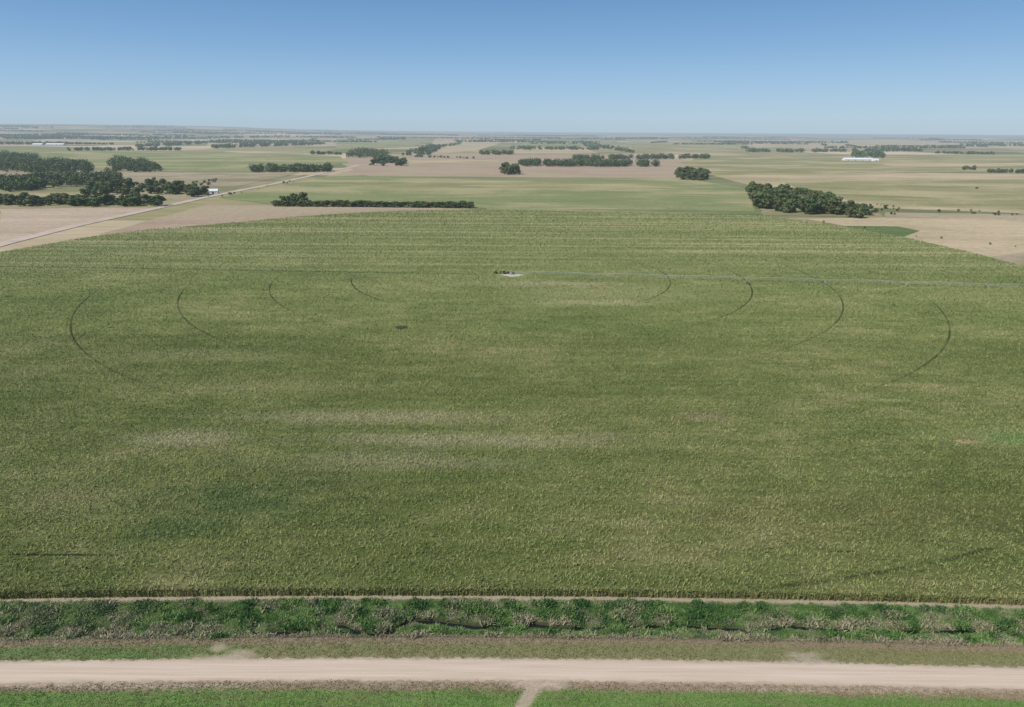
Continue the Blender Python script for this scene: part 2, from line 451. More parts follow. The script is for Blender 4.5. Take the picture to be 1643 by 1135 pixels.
def corncolor(g, leaf=False):
    o = g.xyz(); gx, gy = o[0], o[1]
    big = g.noise((.009, .016, 0), 4, .6, 1)
    mid = g.noise((.05, .11, 0), 5, .65, 4)
    t = g.math('ADD', g.math('MULTIPLY', big, .55), g.math('MULTIPLY', mid, .45))
    c = g.ramp(t, [(.36, (.145, .19, .05)), (.46, (.185, .23, .066)), (.54, (.24, .27, .088)), (.64, (.34, .335, .14))])
    c = g.mix(g.rng(gy, 280, 700, 0, .55), c, (.26, .285, .112))
    # thin rows, visible as fine straight streaks
    rw = g.noise((.01, .45, 0), 3, .6, 77)
    c = g.scale(c, g.rng(rw, .3, .7, .86, 1.14, False))
    st = g.noise((.0018, .085, 0), 4, .6, 30)
    far_ = g.math('MULTIPLY', g.rng(gy, 430, 600), g.rng(gy, 1100, 850))
    c = g.mix(g.math('MULTIPLY', g.math('MULTIPLY', g.rng(st, .50, .62), far_), .7), c, (.44, .41, .21))
    c = g.mix(g.math('MULTIPLY', g.math('MULTIPLY', g.rng(st, .45, .36), far_), .4), c, (.165, .20, .065))
    nb = g.math('MULTIPLY_ADD', mid, 1.8, -.9)
    def bl(cx, cy, rx, ry, colr, amt, soft=.9):
        nonlocal c
        q = px(cx, cy, 2)
        c = g.mix(g.math('MULTIPLY', g.blob(q[0], q[1], rx, ry, soft, nb), amt), c, colr)
    PL = (.50, .45, .26)
    bl(370, 800, 34, 18, (.085, .15, .045), .7)
    bl(300, 845, 20, 8, (.10, .16, .05), .45)
    bl(520, 770, 18, 10, (.13, .165, .055), .5)
    bl(300, 700, 26, 11, PL, .6)
    bl(600, 668, 75, 10, PL, .55)
    bl(760, 705, 80, 10, PL, .55)
    bl(640, 740, 60, 9, PL, .4)
    bl(980, 470, 85, 40, (.37, .37, .16), .6)
    bl(880, 455, 90, 14, PL, .45)
    bl(960, 486, 60, 10, PL, .45)
    bl(1430, 642, 11, 2.4, (.34, .40, .14), .85)
    bl(1290, 655, 10, 2.0, (.34, .40, .14), .8)
    bl(1085, 622, 12, 3.0, (.34, .38, .14), .6)
    bl(1130, 668, 16, 6, (.34, .28, .16), .7)
    bl(1620, 703, 36, 14, (.36, .38, .16), .7)
    bl(1655, 704, 26, 9, (.19, .29, .085), .9)
    bl(1550, 708, 6, 2.2, (.52, .40, .21), .9, .7)
    bl(1485, 702, 11, 4, (.30, .35, .12), .7)
    bl(330, 570, 60, 14, (.37, .37, .16), .5)
    bl(420, 620, 70, 10, (.37, .37, .16), .45)
    bl(120, 800, 30, 12, (.35, .34, .15), .45)
    bl(880, 700, 12, 3, (.42, .42, .18), .5)
    bl(1450, 820, 90, 20, (.20, .185, .07), .35)
    bl(645, 525, 4, 5, (.06, .07, .035), .9, .3)
    def dk(cx, cy, rx, ry, amt=.75):
        nonlocal c
        q = px(cx, cy, 2)
        c = g.mix(g.math('MULTIPLY', g.blob(q[0], q[1], rx, ry, .4), amt), c, (.03, .04, .014))
    dk(100, 889, 19, .5, .8); dk(1355, 884, 5, .4); dk(760, 940, 30, .3, .5); dk(930, 878, 5, .3, .5)
    # pivot wheel tracks
    dvec = g.vmul(g.vadd(g.pos, (-PV[0], -PV[1], 0)), (1, 1, 0))
    d = g.vlen(dvec)
    fr = g.math('FRACT', g.math('ADD', g.math('DIVIDE', g.math('SUBTRACT', d, RO), RS), .5))
    ab = g.math('MULTIPLY', g.math('ABSOLUTE', g.math('SUBTRACT', fr, .5)), RS)
    dxp = g.math('SUBTRACT', gx, PV[0]); dyp = g.math('SUBTRACT', gy, PV[1])
    side = g.math('DIVIDE', g.math('ABSOLUTE', dxp), g.math('MAXIMUM', d, 1.0))
    vis = g.math('MULTIPLY', g.rng(side, .3, .97, .15, 1), g.rng(d, 300, 285))
    upl = g.math('MULTIPLY', g.rng(dxp, 5, -5), g.rng(g.math('DIVIDE', dyp, g.math('MAXIMUM', d, 1.0)), -.3, -.05))
    vis = g.math('MULTIPLY', vis, g.math('SUBTRACT', 1.0, g.math('MULTIPLY', upl, .8)))
    vis = g.math('MULTIPLY', vis, g.rng(g.noise((.02, .02, 0), 3, .6, 60), .35, .55, .35, 1))
    vis = g.math('MULTIPLY', vis, g.rng(d, 40, 90))
    c = g.mix(g.math('MULTIPLY', g.math('MULTIPLY', g.rng(ab, .65, .25), vis), .9), c, (.03, .038, .014))
    last = g.rng(g.math('ABSOLUTE', g.math('SUBTRACT', d, 359.0)), .9, .3)      # outer track near the road
    last = g.math('MULTIPLY', last, g.math('MULTIPLY', g.rng(gx, 45, 75), g.rng(gy, 420, 300)))
    last = g.math('MULTIPLY', last, g.rng(g.noise((.05, .05, 0), 3, .6, 61), .35, .55, .2, .75))
    c = g.mix(last, c, (.04, .05, .018))
    q = px(60, 428, 2); dv = q - PV; dv /= np.linalg.norm(dv)
    cr_ = g.math('ABSOLUTE', g.math('SUBTRACT', g.math('MULTIPLY', dxp, float(dv[1])), g.math('MULTIPLY', dyp, float(dv[0]))))
    ln = g.math('MULTIPLY', g.rng(cr_, 1.7, .8), g.rng(gx, PV[0] - 20, PV[0] - 25))
    c = g.mix(g.math('MULTIPLY', ln, .65), c, (.05, .06, .025))
    return c

cl = M('corn_leaves', rough=.7, spec=.2)
c = corncolor(cl)
at = cl.new('ShaderNodeAttribute', attribute_name='tint')
sp = cl.new('ShaderNodeSeparateColor'); cl.nt.links.new(at.outputs['Color'], sp.inputs[0])
c = cl.mix(sp.outputs[1], c, (.40, .32, .17))
c = cl.scale(c, sp.outputs[0])
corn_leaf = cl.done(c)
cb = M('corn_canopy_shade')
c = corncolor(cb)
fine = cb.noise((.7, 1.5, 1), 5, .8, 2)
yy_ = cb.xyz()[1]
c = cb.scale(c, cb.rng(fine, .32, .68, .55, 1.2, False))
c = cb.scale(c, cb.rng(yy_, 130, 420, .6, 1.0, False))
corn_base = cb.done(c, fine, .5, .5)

P = []; S = []
y = 130.2
while y < 1040:
    sz = max(1.0, y / 290.0)
    hw = .80 * (.951 * y + 31) + 15
    x = np.arange(-hw, hw, .93 * sz)
    x = x + rng.uniform(-.4, .4, len(x)) * sz
    yy = y + rng.normal(0, .13, len(x)) * sz - (bow(x) * ss(400, 130, y))
    P.append(np.stack([x, yy], 1)); S.append(np.full(len(x), sz))
    y += .80 * sz
P = np.vstack(P); S = np.concatenate(S)
k = inpoly(P[:, 0], P[:, 1], corn_poly)
d = np.hypot(P[:, 0] - PV[0], P[:, 1] - PV[1])
sd_ = np.abs(P[:, 0] - PV[0]) / np.maximum(d, 1)
ab = np.abs(((d - RO) / RS + .5) % 1 - .5) * RS
k &= ~((ab < .5) & (d < 285) & (d > 60) & (sd_ > .75) & (P[:, 0] > PV[0]))
k &= ~((np.abs(P[:, 0] - PV[0]) < 11) & (np.abs(P[:, 1] - PV[1]) < 12))
thin = vn2.f(P[:, 0] / 14, P[:, 1] / 6, 3)
k &= ~((thin < .25) & (rng.random(len(P)) < .4))
k &= ~((vn.f(P[:, 0] / 2.2, P[:, 1] / 1.3, 2) < .3) & (rng.random(len(P)) < .6) & (P[:, 1] < 260))
P = P[k]; S = S[k]
hz = 1.75 + .6 * (vn.f(P[:, 0] / 4, P[:, 1] / 2.4, 3) - .5) + rng.normal(0, .1, len(P))
P3 = np.column_stack([P, hz])
kn = P[:, 1] < 330
Qn, idn = blades(P3[kn], 5, (.42, .88), (.12, .26), (.3, 1.45), size=S[kn], base_spread=.22)
Qf, idf = blades(P3[~kn], 3, (.5, .9), (.16, .32), (.6, 1.45), size=S[~kn] ** .75, base_spread=.25)
Q = np.concatenate([Qn, Qf])
rbP = rng.uniform(.85, 1.18, len(P))
rb = np.concatenate([rbP[kn][idn] * rng.uniform(.82, 1.12, len(Qn)), (rbP[~kn][idf] ** .5) * rng.uniform(.93, 1.07, len(Qf))])
tn = np.where(rng.random(len(Q)) < .09, .55, rng.uniform(0, .12, len(Q)))
tn[len(Qn):] *= .5
# the field's edge, full-height stalks
ex = np.arange(-200, 200, .16)
E = []
for rr in range(3):
    xx_ = ex + rng.uniform(-.1, .1, len(ex))
    E.append(np.column_stack([xx_, 129.95 + rr * .3 - bow(xx_) + rng.normal(0, .12, len(ex)) , np.full(len(ex), 0.0)]))
E = np.vstack(E)
Q2, id2 = blades(E, 2, (1.1, 2.3), (.08, .2), (0, .35), base_spread=.1)
E2 = E.copy(); E2[:, 2] = rng.uniform(.4, 1.9, len(E))
Q3, id3 = blades(E2, 2, (.4, .8), (.1, .2), (.5, 1.5), base_spread=.12)
Qa = np.concatenate([Q, Q2, Q3])
t = np.zeros((len(Qa), 3)); t[:len(Q), 0] = rb; t[:len(Q), 1] = tn
t[len(Q):, 0] = rng.uniform(.6, 1.3, len(Qa) - len(Q)); t[len(Q):, 1] = rng.uniform(0, .7, len(Qa) - len(Q)) ** 1.5
cp = [(a, b + .35, 1.7) if i < 60 else (a, b, 1.7) for i, (a, b) in enumerate(corn_poly)]
extra = [cp]
for i in range(len(cp)):
    a = cp[i]; b = cp[(i + 1) % len(cp)]
    extra.append([(a[0], a[1], 0), (b[0], b[1], 0), b, a])
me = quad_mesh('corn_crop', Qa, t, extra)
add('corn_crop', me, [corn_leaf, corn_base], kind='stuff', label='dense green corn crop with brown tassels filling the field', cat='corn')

# ------------------------------------------------------------------ ditch weeds and verge grass
wd = M('weed_leaves', rough=.7, spec=.2)
at = wd.new('ShaderNodeAttribute', attribute_name='tint')
weedmat = wd.done(at.outputs['Color'], trans=.2)
n = 62000
x = rng.uniform(-160, 160, n); w_ = rng.uniform(116.7, 128.7, n); y_ = w_ - bow(x)
dc = y_ - creek_y(x); op = creek_open(x)
k = (dc < -.55 * op) | (dc > (1.15 + .8 * (vn(x / 1.5, y_) - .5)) * op)
x = x[k]; w_ = w_[k]; y_ = y_[k]; dc = dc[k]; op = op[k]
n1_ = vn.f(x / 6, y_ / 2.6, 3); n2_ = vn2.f(x / 1.8, y_ / 1.4, 2)
sz = .6 + 1.35 * ss(.4, .8, n2_)
sz = np.where((dc < 0) & (dc > -1.8), sz * (1 - .5 * op), sz)
sz = np.where(w_ > 127.8, sz * .6, sz)
base = np.array([.115, .215, .058]) * np.ones((len(x), 1))
lg = np.array([.20, .31, .10]); st = np.array([.41, .37, .24]); dg = np.array([.055, .13, .04]); br = np.array([.28, .22, .155])
def mixc(a, b, f): return a * (1 - f[:, None]) + b * f[:, None]
cc = mixc(base, lg, ss(.42, .62, n1_)); cc = mixc(cc, dg, .8 * ss(.45, .62, vn2.f(x / 2.5, y_ / 1.6 + 50, 3)))
straw = ss(.53, .68, vn.f(x / 4 + 70, y_ / 1.6 + 9, 3)) * .6
straw = np.clip(straw + .55 * ss(-60, -115, x) * vn(x / 4, y_), 0, .9)
straw = np.clip(straw + .65 * ss(118.8, 117.3, w_) * (vn(x / 5 + 5, y_ / 2) > .33), 0, .9)
straw = np.clip(straw + .65 * (dc > 0) * (dc < 2.6) * (vn(x / 3 + 9, 2.2) > .45), 0, .9)
cc = mixc(cc, st, straw)
cc = mixc(cc, br, .6 * ss(118.2, 116.8, w_) * (x > -50))
P3 = np.column_stack([x, y_, ter(x, y_) - .03])
Q, idx = blades(P3, 7, (.28, .6), (.10, .22), (.25, 1.3), size=sz, base_spread=.28)
tw = cc[idx] * rng.uniform(.7, 1.3, len(Q))[:, None]
me = quad_mesh('ditch_weeds', Q, tw)
add('ditch_weeds', me, [weedmat], kind='stuff', label='lush green weeds and dry grass lining the creek ditch', cat='weeds')

n = 66000
x = rng.uniform(-150, 150, n); w_ = rng.uniform(95, 117.0, n); y_ = w_ - bow(x)
edge1 = 104.4 + 1.6 * (vn.f(x / 3, 3.3, 2) - .5); edge2 = 110.8 + 1.8 * (vn.f(x / 3, 8.3, 2) - .5)
k = ((w_ < edge1) | (w_ > edge2))
for (cx, cy, rx, ry) in [(352, 1060, 9, 2.2), (385, 1050, 4, 2.0), (1290, 1052, 5, 1.6), (1300, 1062, 7, 1.3), (866, 1096, 7.5, 2.4), (350, 1040, 2.5, 1.5)]:
    c = px(cx, cy); k &= ((x - c[0]) / rx) ** 2 + ((y_ - c[1]) / ry) ** 2 > .2 + 1.2 * vn(x, y_)
a = px(862, 1096); b = px(828, 1150); kk = (b[0] - a[0]) / (b[1] - a[1])
k &= ~((np.abs(x - a[0] - (y_ - a[1]) * kk) < 1.4) & (y_ < 105.5))
x = x[k]; w_ = w_[k]; y_ = y_[k]
cc = np.array([.155, .285, .07]) * np.ones((len(x), 1))
ol = np.array([.25, .24, .11]); br = np.array([.31, .245, .155])
cc = mixc(cc, np.array([.22, .34, .10]), ss(.4, .7, vn.f(x / 7, y_ / 3, 3)))
cc = mixc(cc, ol, .7 * ss(.48, .64, vn2.f(x / 5, y_ / 1.5, 3)))
cc = mixc(cc, br, ss(102.2, 103.2, w_ + 2.2 * (vn(x / 9, 2.2) - .5)) * (w_ < 108))
verge = (w_ > 108)
f = verge * (.85 - .65 * ss(-45, -75, x)) * np.clip(.5 + vn2.f(x / 10, y_ / 3, 2), 0, 1)
cc = mixc(cc, ol, f)
cc = mixc(cc, br, verge * ss(114.7, 115.5, w_ + (vn(x / 5, 9.2) - .5)) * .8)
P3 = np.column_stack([x, y_, ter(x, y_) - .02])
Q, idx = blades(P3, 4, (.12, .3), (.08, .2), (.2, 1.4), base_spread=.2)
me = quad_mesh('verge_grass', Q, cc[idx] * rng.uniform(.7, 1.3, len(Q))[:, None])
add('verge_grass', me, [weedmat], kind='stuff', label='short mown grass on the road verges', cat='grass')

# ------------------------------------------------------------------ trees
tm = M('tree_leaves', rough=.75, spec=.15)
at = tm.new('ShaderNodeAttribute', attribute_name='tint')
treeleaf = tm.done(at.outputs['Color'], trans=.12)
bk = M('tree_bark'); bark = bk.done(bk.ramp(bk.noise((2, 2, 6), 4, .7), [(.3, (.06, .045, .03)), (.7, (.14, .11, .08))]))

def crown_mesh(seed, hgt=13, rad=5.5, nq=850, narrow=1.0):
    r = np.random.default_rng(seed)
    lobes = []
    for i in range(12):
        a = r.uniform(0, 6.28); q = r.uniform(.1, .85) * rad * narrow; z = r.uniform(.15, .88) * hgt
        q *= (1.15 - abs(z / hgt - .4))
        lobes.append((math.cos(a) * q, math.sin(a) * q, z, r.uniform(.26, .46) * rad * narrow, r.uniform(.65, 1.4)))
    lobes.append((0, 0, hgt * .5, rad * .6 * narrow, 1)); lobes.append((.5, 0, hgt * .82, rad * .38 * narrow, 1.2))
    L = np.array(lobes); k = r.integers(0, len(L), nq)
    v = r.normal(size=(nq, 3)); v /= np.linalg.norm(v, axis=1)[:, None]
    c = L[k, :3] + v * (L[k, 3] * r.uniform(.75, 1.05, nq))[:, None] * np.array([1, 1, .85])
    c[:, 2] = np.maximum(c[:, 2], .6)
    nrm = v + r.normal(0, .3, (nq, 3)); nrm /= np.linalg.norm(nrm, axis=1)[:, None]
    t1 = np.cross(nrm, r.normal(size=(nq, 3))); t1 /= np.linalg.norm(t1, axis=1)[:, None]; t2 = np.cross(nrm, t1)
    s = r.uniform(.4, .85, nq)[:, None]
    Q = np.stack([c - t1 * s - t2 * s * .7, c + t1 * s - t2 * s * .5, c + t1 * s * .6 + t2 * s, c - t1 * s * .8 + t2 * s * .8], 1)
    col = np.array([.095, .128, .047]) * (L[k, 4] * r.uniform(.7, 1.3, nq))[:, None]
    col[:, 0] *= r.uniform(.85, 1.25)
    return quad_mesh('crown', Q, col)

def tube(bm, a, b, r0, r1, n=6):
    a = Vector(a); b = Vector(b); d = (b - a).normalized()
    s = d.orthogonal().normalized(); t = d.cross(s)
    A = [bm.verts.new(a + (s * math.cos(i * 2 * math.pi / n) + t * math.sin(i * 2 * math.pi / n)) * r0) for i in range(n)]
    B = [bm.verts.new(b + (s * math.cos(i * 2 * math.pi / n) + t * math.sin(i * 2 * math.pi / n)) * r1) for i in range(n)]
    for i in range(n): bm.faces.new((A[i], A[(i + 1) % n], B[(i + 1) % n], B[i]))
    bm.faces.new(A[::-1]); bm.faces.new(B)
def trunk_mesh(seed, hgt=13):
    random.seed(seed); bm = bmesh.new()
    tube(bm, (0, 0, -.2), (.1, .1, hgt * .35), .32, .22); tube(bm, (.1, .1, hgt * .35), (0, .3, hgt * .75), .22, .08)
    for i in range(5):
        a = random.uniform(0, 6.28); z = hgt * random.uniform(.2, .5)
        tube(bm, (.1, .1, z), (math.cos(a) * 2.4, math.sin(a) * 2.4, z + hgt * .22), .12, .04, 5)
    me = bpy.data.meshes.new('trunk'); bm.to_mesh(me); bm.free(); return me
crowns = [crown_mesh(i + 20, 13, 5.8) for i in range(8)]
cedars = [crown_mesh(i + 60, 13, 5.2, 700, 1.0) for i in range(3)]
trunks = [trunk_mesh(i) for i in range(3)]
random.seed(5)
ntree = [0]
def tree(x, y, h, ced=False, label='', group='', wide=1.0, name='tree'):
    e = add(name, None, None, label=label, cat='tree' if name == 'tree' else 'bush', group=group, loc=(x, y, 0))
    sc = h / 13.0
    e.scale = (sc * wide, sc * wide, sc); e.rotation_euler = (0, 0, random.uniform(0, 6.28))
    add('crown', random.choice(cedars if ced else crowns), [treeleaf], parent=e)
    add('trunk', random.choice(trunks), [bark], parent=e)
    ntree[0] += 1
def in_quad(q, n):
    """spots in a ground quad given by 4 corners in image pixels (jittered bilinear)"""
    c = [px(*p) for p in q]; out = []
    for i in range(n):
        u, v = (i + random.random()) / n, random.random()
        out.append(c[0] * (1 - u) * (1 - v) + c[1] * u * (1 - v) + c[2] * u * v + c[3] * (1 - u) * v)
    return out
for p in in_quad([(1208, 338), (1360, 350), (1335, 329), (1203, 309)], 78):
    tree(p[0], p[1], random.uniform(14, 23), label='leafy dark green tree in a dense grove beside dry grass', group='trees of the dense grove', wide=1.2)
for p in in_quad([(1340, 350), (1398, 351), (1392, 341), (1335, 334)], 18):
    tree(p[0], p[1], random.uniform(8, 16), label='smaller green tree at the thinning edge of a grove', group='trees of the dense grove', wide=1.3)
for p in in_quad([(1395, 349), (1445, 348), (1440, 337), (1385, 331)], 9):
    tree(p[0], p[1], random.uniform(3, 8), label='small scattered green tree on rough pasture', group='scattered pasture trees', wide=1.3)
for i in range(56):
    t_ = i / 55; p = px(440 + 312 * t_, 331.5 + 2.0 * t_)
    tree(p[0] + random.uniform(-1, 1), p[1] + random.uniform(-3, 3), random.uniform(7.0, 9.5), True, label='dark cedar tree in a straight shelterbelt row', group='shelterbelt cedar trees', wide=2.0)
for p in in_quad([(455, 330), (498, 330), (492, 327), (460, 327)], 7):
    tree(p[0], p[1], random.uniform(11, 18), label='tall leafy tree at the end of a shelterbelt', group='tall trees beside the shelterbelt', wide=1.2)
for p in in_quad([(1086, 289), (1138, 291), (1130, 280), (1088, 277)], 26):
    tree(p[0], p[1], random.uniform(15, 20), label='leafy dark tree in a small isolated grove', group='trees of the isolated grove', wide=1.5)
for p in in_quad([(804, 281), (832, 281), (829, 276), (807, 276)], 9):
    tree(p[0], p[1], random.uniform(19, 27), label='tall rounded dark tree standing at a field edge', group='clump of tall trees', wide=1.1)
for p in in_quad([(0, 333), (258, 331), (240, 325), (0, 325)], 42):
    tree(p[0], p[1], random.uniform(9, 16), label='leafy tree in a windbreak beside a bare field', group='windbreak trees', wide=1.6)
for q, n in (([(140, 318), (235, 319), (225, 300), (142, 304)], 18), ([(238, 314), (330, 317), (328, 309), (240, 294)], 21)):
    for p in in_quad(q, n):
        tree(p[0], p[1], random.uniform(9, 21), label='leafy shade tree around a farmstead', group='farmstead trees', wide=1.45)
for p in in_quad([(597, 267), (655, 267), (648, 260), (600, 259)], 16):
    tree(p[0], p[1], random.uniform(14, 23), label='dark leafy tree in a roadside grove', group='roadside grove trees', wide=1.7)

# distant woodland, one mass
FT = []; 
def wood(q, n, h=(12, 18)):
    for p in in_quad(q, int(n * 1.7)): FT.append((p[0], p[1], random.uniform(h[0] * .7, h[1] * 1.15)))
def belt(x1, y1, x2, y2, n, h=(11, 17), th=.6):
    gp = [random.random() for _ in range(4)]
    for i in range(int(n * 1.6)):
        t_ = random.random()
        if min(abs(t_ - q) for q in gp) < .02: continue
        p = px(x1 + (x2 - x1) * t_, y1 + (y2 - y1) * t_ + random.uniform(-th, th)); FT.append((p[0], p[1], random.uniform(h[0] * .75, h[1] * 1.1)))
wood([(0, 278), (70, 280), (60, 256), (0, 251)], 120, (15, 25)); wood([(60, 280), (150, 278), (138, 266), (62, 262)], 105, (14, 23))
wood([(172, 277), (263, 277), (240, 265), (185, 259)], 75, (14, 23))
wood([(0, 309), (60, 306), (60, 292), (0, 292)], 70, (11, 19)); wood([(40, 305), (195, 297), (190, 286), (60, 287)], 125, (11, 19))
belt(405, 276, 530, 275, 100, (13, 20), 1.4); belt(470, 272, 530, 269, 24, (10, 14))
wood([(555, 254), (628, 256), (615, 246), (570, 243)], 80, (15, 25)); belt(500, 248, 560, 249, 24)
wood([(640, 251), (690, 250), (712, 236), (690, 234)], 110, (13, 21)); belt(680, 240, 740, 231, 60, (14, 20), 1.5)
belt(835, 266, 1055, 267, 180, (14, 23), 1.7); belt(920, 256, 1145, 254, 160, (13, 19), 1.4); belt(660, 252, 760, 255, 30, (6, 9))
belt(770, 248, 822, 248, 60, (15, 22), 1); belt(820, 239, 960, 240, 120, (14, 22), 1.2); wood([(940, 236), (1020, 247), (1010, 241), (930, 228)], 110)
belt(850, 231, 950, 232, 60); belt(1195, 244, 1480, 243, 270, (13, 20), 1.3); belt(1188, 237, 1215, 243, 35)
wood([(1362, 254), (1420, 255), (1415, 248), (1370, 246)], 50, (15, 22)); belt(1500, 247, 1600, 249, 70, (10, 15), .6)
belt(1540, 234, 1643, 235, 100, (16, 24), .9); belt(1545, 273, 1566, 273, 9, (10, 14)); belt(1585, 277, 1643, 278, 26, (8, 11)); belt(1566, 303, 1572, 303, 2, (4, 6))
belt(0, 232, 108, 232, 120, (16, 24), 1); belt(110, 242, 290, 241, 150, (12, 18), 1); belt(220, 236, 330, 229, 140, (16, 22), 1.5)
belt(340, 237, 520, 231, 220, (15, 22), 1.8); belt(380, 233, 510, 226, 140, (16, 22), 1.2)
belt(1400, 331, 1643, 347, 14, (2, 4), 3); belt(150, 300, 345, 296, 16, (4, 8), 4); belt(300, 300, 350, 290, 8, (4, 7), 3)
belt(345, 318, 480, 290, 9, (2, 4), 1.5); belt(1290, 356, 1640, 400, 5, (1.5, 2.5), 3)
belt(150, 225, 300, 223, 150, (18, 26), 1.2); belt(330, 224, 470, 222, 120, (16, 24), 1); belt(10, 225, 120, 224, 90, (18, 26), .8)
belt(0, 217, 90, 217, 80, (20, 28), .6); belt(170, 216, 300, 216, 110, (20, 28), .8); belt(520, 217, 640, 218, 60, (16, 22), .5)
belt(560, 226, 650, 225, 50, (14, 20), .5); belt(840, 220, 900, 220, 40, (16, 22), .5); belt(1100, 222, 1260, 223, 80, (14, 20), .5); belt(1400, 224, 1520, 225, 70, (14, 20), .5)
for i in range(85):
    rr = random.uniform(5500, 15000); be = math.radians(random.uniform(-46, 46))
    if be > -.1 and random.random() < .3: be = math.radians(random.uniform(-46, -5))
    cx, cy = rr * math.sin(be), rr * math.cos(be)
    L = random.uniform(400, 1800); n = int(L / 6)
    sk = random.uniform(-.12, .12) if random.random() < .88 else 2.5
    hh = random.uniform(10, 17) * (1.3 if rr > 8000 else 1)
    for j in range(n):
        t_ = random.uniform(-.5, .5) * L
        xq = cx + t_ / math.hypot(1, sk); yq = cy + t_ * sk / math.hypot(1, sk) + random.uniform(-16, 16)
        FT.append((xq, yq, hh * random.uniform(.7, 1.2)))
FT = np.array(FT)
dist = np.hypot(FT[:, 0], FT[:, 1]); tz = ter(FT[:, 0], FT[:, 1])
Qs = []; Ts = []
r = np.random.default_rng(77)
for lo, hi, nq, s0, s1 in ((0, 3300, 70, 1.6, 3.0), (3300, 6500, 20, 2.8, 5.0), (6500, 1e6, 8, 5, 9)):
    k = (dist >= lo) & (dist < hi); T = FT[k]; z0 = tz[k]; n = len(T)
    idx = np.repeat(np.arange(n), nq); N = n * nq
    v = r.normal(size=(N, 3)); v /= np.linalg.norm(v, axis=1)[:, None]
    h = T[idx, 2]
    c = np.column_stack([T[idx, 0], T[idx, 1], z0[idx] + h * .5]) + v * np.column_stack([h * .5, h * .5, h * .45]) * r.uniform(.55, 1.05, N)[:, None]
    nrm = v + r.normal(0, .4, (N, 3)); nrm /= np.linalg.norm(nrm, axis=1)[:, None]
    t1 = np.cross(nrm, r.normal(size=(N, 3))); t1 /= np.linalg.norm(t1, axis=1)[:, None]; t2 = np.cross(nrm, t1)
    sq = (r.uniform(s0, s1, N) * np.minimum(h / 14, 1) / 2)[:, None]
    Qs.append(np.stack([c - t1 * sq - t2 * sq, c + t1 * sq - t2 * sq, c + t1 * sq + t2 * sq, c - t1 * sq + t2 * sq], 1))
    Ts.append(np.array([.088, .12, .046]) * (r.uniform(.65, 1.35, n)[idx] * r.uniform(.65, 1.35, N))[:, None])
me = quad_mesh('distant_woodland', np.concatenate(Qs), np.concatenate(Ts))
add('distant_woodland', me, [treeleaf], kind='stuff', label='dark belts of trees between the far fields', cat='woodland')

# ------------------------------------------------------------------ buildings
wh = M('white_metal_siding'); white = wh.done(wh.ramp(wh.noise((1, 1, .3), 3, .6), [(.3, (.68, .68, .66)), (.7, (.8, .8, .79))]))
gr = M('grey_roof'); grey = gr.done(gr.ramp(gr.noise((1, 1, 1), 3, .6), [(.3, (.30, .30, .31)), (.7, (.42, .42, .43))]))
wr = M('white_metal_roof'); wroof = wr.done(wr.ramp(wr.noise((1, 1, 1), 3, .6), [(.3, (.66, .67, .68)), (.7, (.76, .77, .78))]))
dk_ = M('dark_opening').done((.03, .03, .035))
def box(bm, x0, x1, y0, y1, z0, z1):
    v = [bm.verts.new((a, b, c)) for c in (z0, z1) for (a, b) in ((x0, y0), (x1, y0), (x1, y1), (x0, y1))]
    for f in ((3, 2, 1, 0), (4, 5, 6, 7), (0, 1, 5, 4), (1, 2, 6, 5), (2, 3, 7, 6), (3, 0, 4, 7)): bm.faces.new([v[i] for i in f])
def part(name, fn, mat, par):
    bm = bmesh.new(); fn(bm); me = bpy.data.meshes.new(name); bm.to_mesh(me); bm.free()
    return add(name, me, [mat], parent=par)
def building(p, L, W, Hh, rh, name, label, cat, roof, rot=0, doors=1, wins=3):
    e = add(name, None, None, label=label, cat=cat, loc=(p[0], p[1], float(ter(p[0], p[1])) + .1)); e.rotation_euler = (0, 0, rot)
    def walls(bm):
        box(bm, -L / 2, L / 2, -W / 2, W / 2, -1.2, Hh)
        for s_ in (-1, 1):
            a = [bm.verts.new((s_ * L / 2 * .999, -W / 2, Hh + .003)), bm.verts.new((s_ * L / 2 * .999, W / 2, Hh + .003)), bm.verts.new((s_ * L / 2 * .999, 0, Hh + rh - .05))]
            bm.faces.new(a)
    part('wall', walls, white, e)
    def rf(bm):
        o = .5; z0 = Hh - o * rh / (W / 2) + .02
        pr = [(-W / 2 - o, z0), (0, Hh + rh), (W / 2 + o, z0), (W / 2 + o, z0 + .2), (0, Hh + rh + .2), (-W / 2 - o, z0 + .2)]
        A = [bm.verts.new((-L / 2 - o, y, z)) for y, z in pr]; B = [bm.verts.new((L / 2 + o, y, z)) for y, z in pr]
        for i in range(6): bm.faces.new((A[i], A[(i + 1) % 6], B[(i + 1) % 6], B[i]))
        bm.faces.new((A[0], A[5], A[4], A[1])); bm.faces.new((A[1], A[4], A[3], A[2]))
        bm.faces.new((B[0], B[1], B[4], B[5])); bm.faces.new((B[1], B[2], B[3], B[4]))
    part('roof', rf, roof, e)
    for i in range(doors):
        cx = -L / 2 + L * (i + .5) / doors
        part('door', lambda bm: box(bm, cx - 1.4, cx + 1.4, -W / 2 - .06, -W / 2 - .005, 0, min(3, Hh * .75)), dk_, e)
    for i in range(wins):
        cx = -L / 2 + L * (i + .25) / wins
        if doors and min(abs(cx - (-L / 2 + L * (j + .5) / doors)) for j in range(doors)) < 2: continue
        part('window', lambda bm: box(bm, cx - .5, cx + .5, -W / 2 - .06, -W / 2 - .005, 1.2, 2.2), dk_, e)
building(px(343, 311), 14, 10, 4.5, 3, 'farm_building', 'white gabled farm building beside shade trees', 'barn', wroof, .2)
building(px(217, 321), 14, 9, 3.2, 2.6, 'farmhouse', 'white farmhouse with grey roof among trees', 'house', grey, -.1)
building(px(240, 322), 9, 7, 3, 2, 'farm_shed', 'small white shed with grey roof near trees', 'shed', grey, .1)
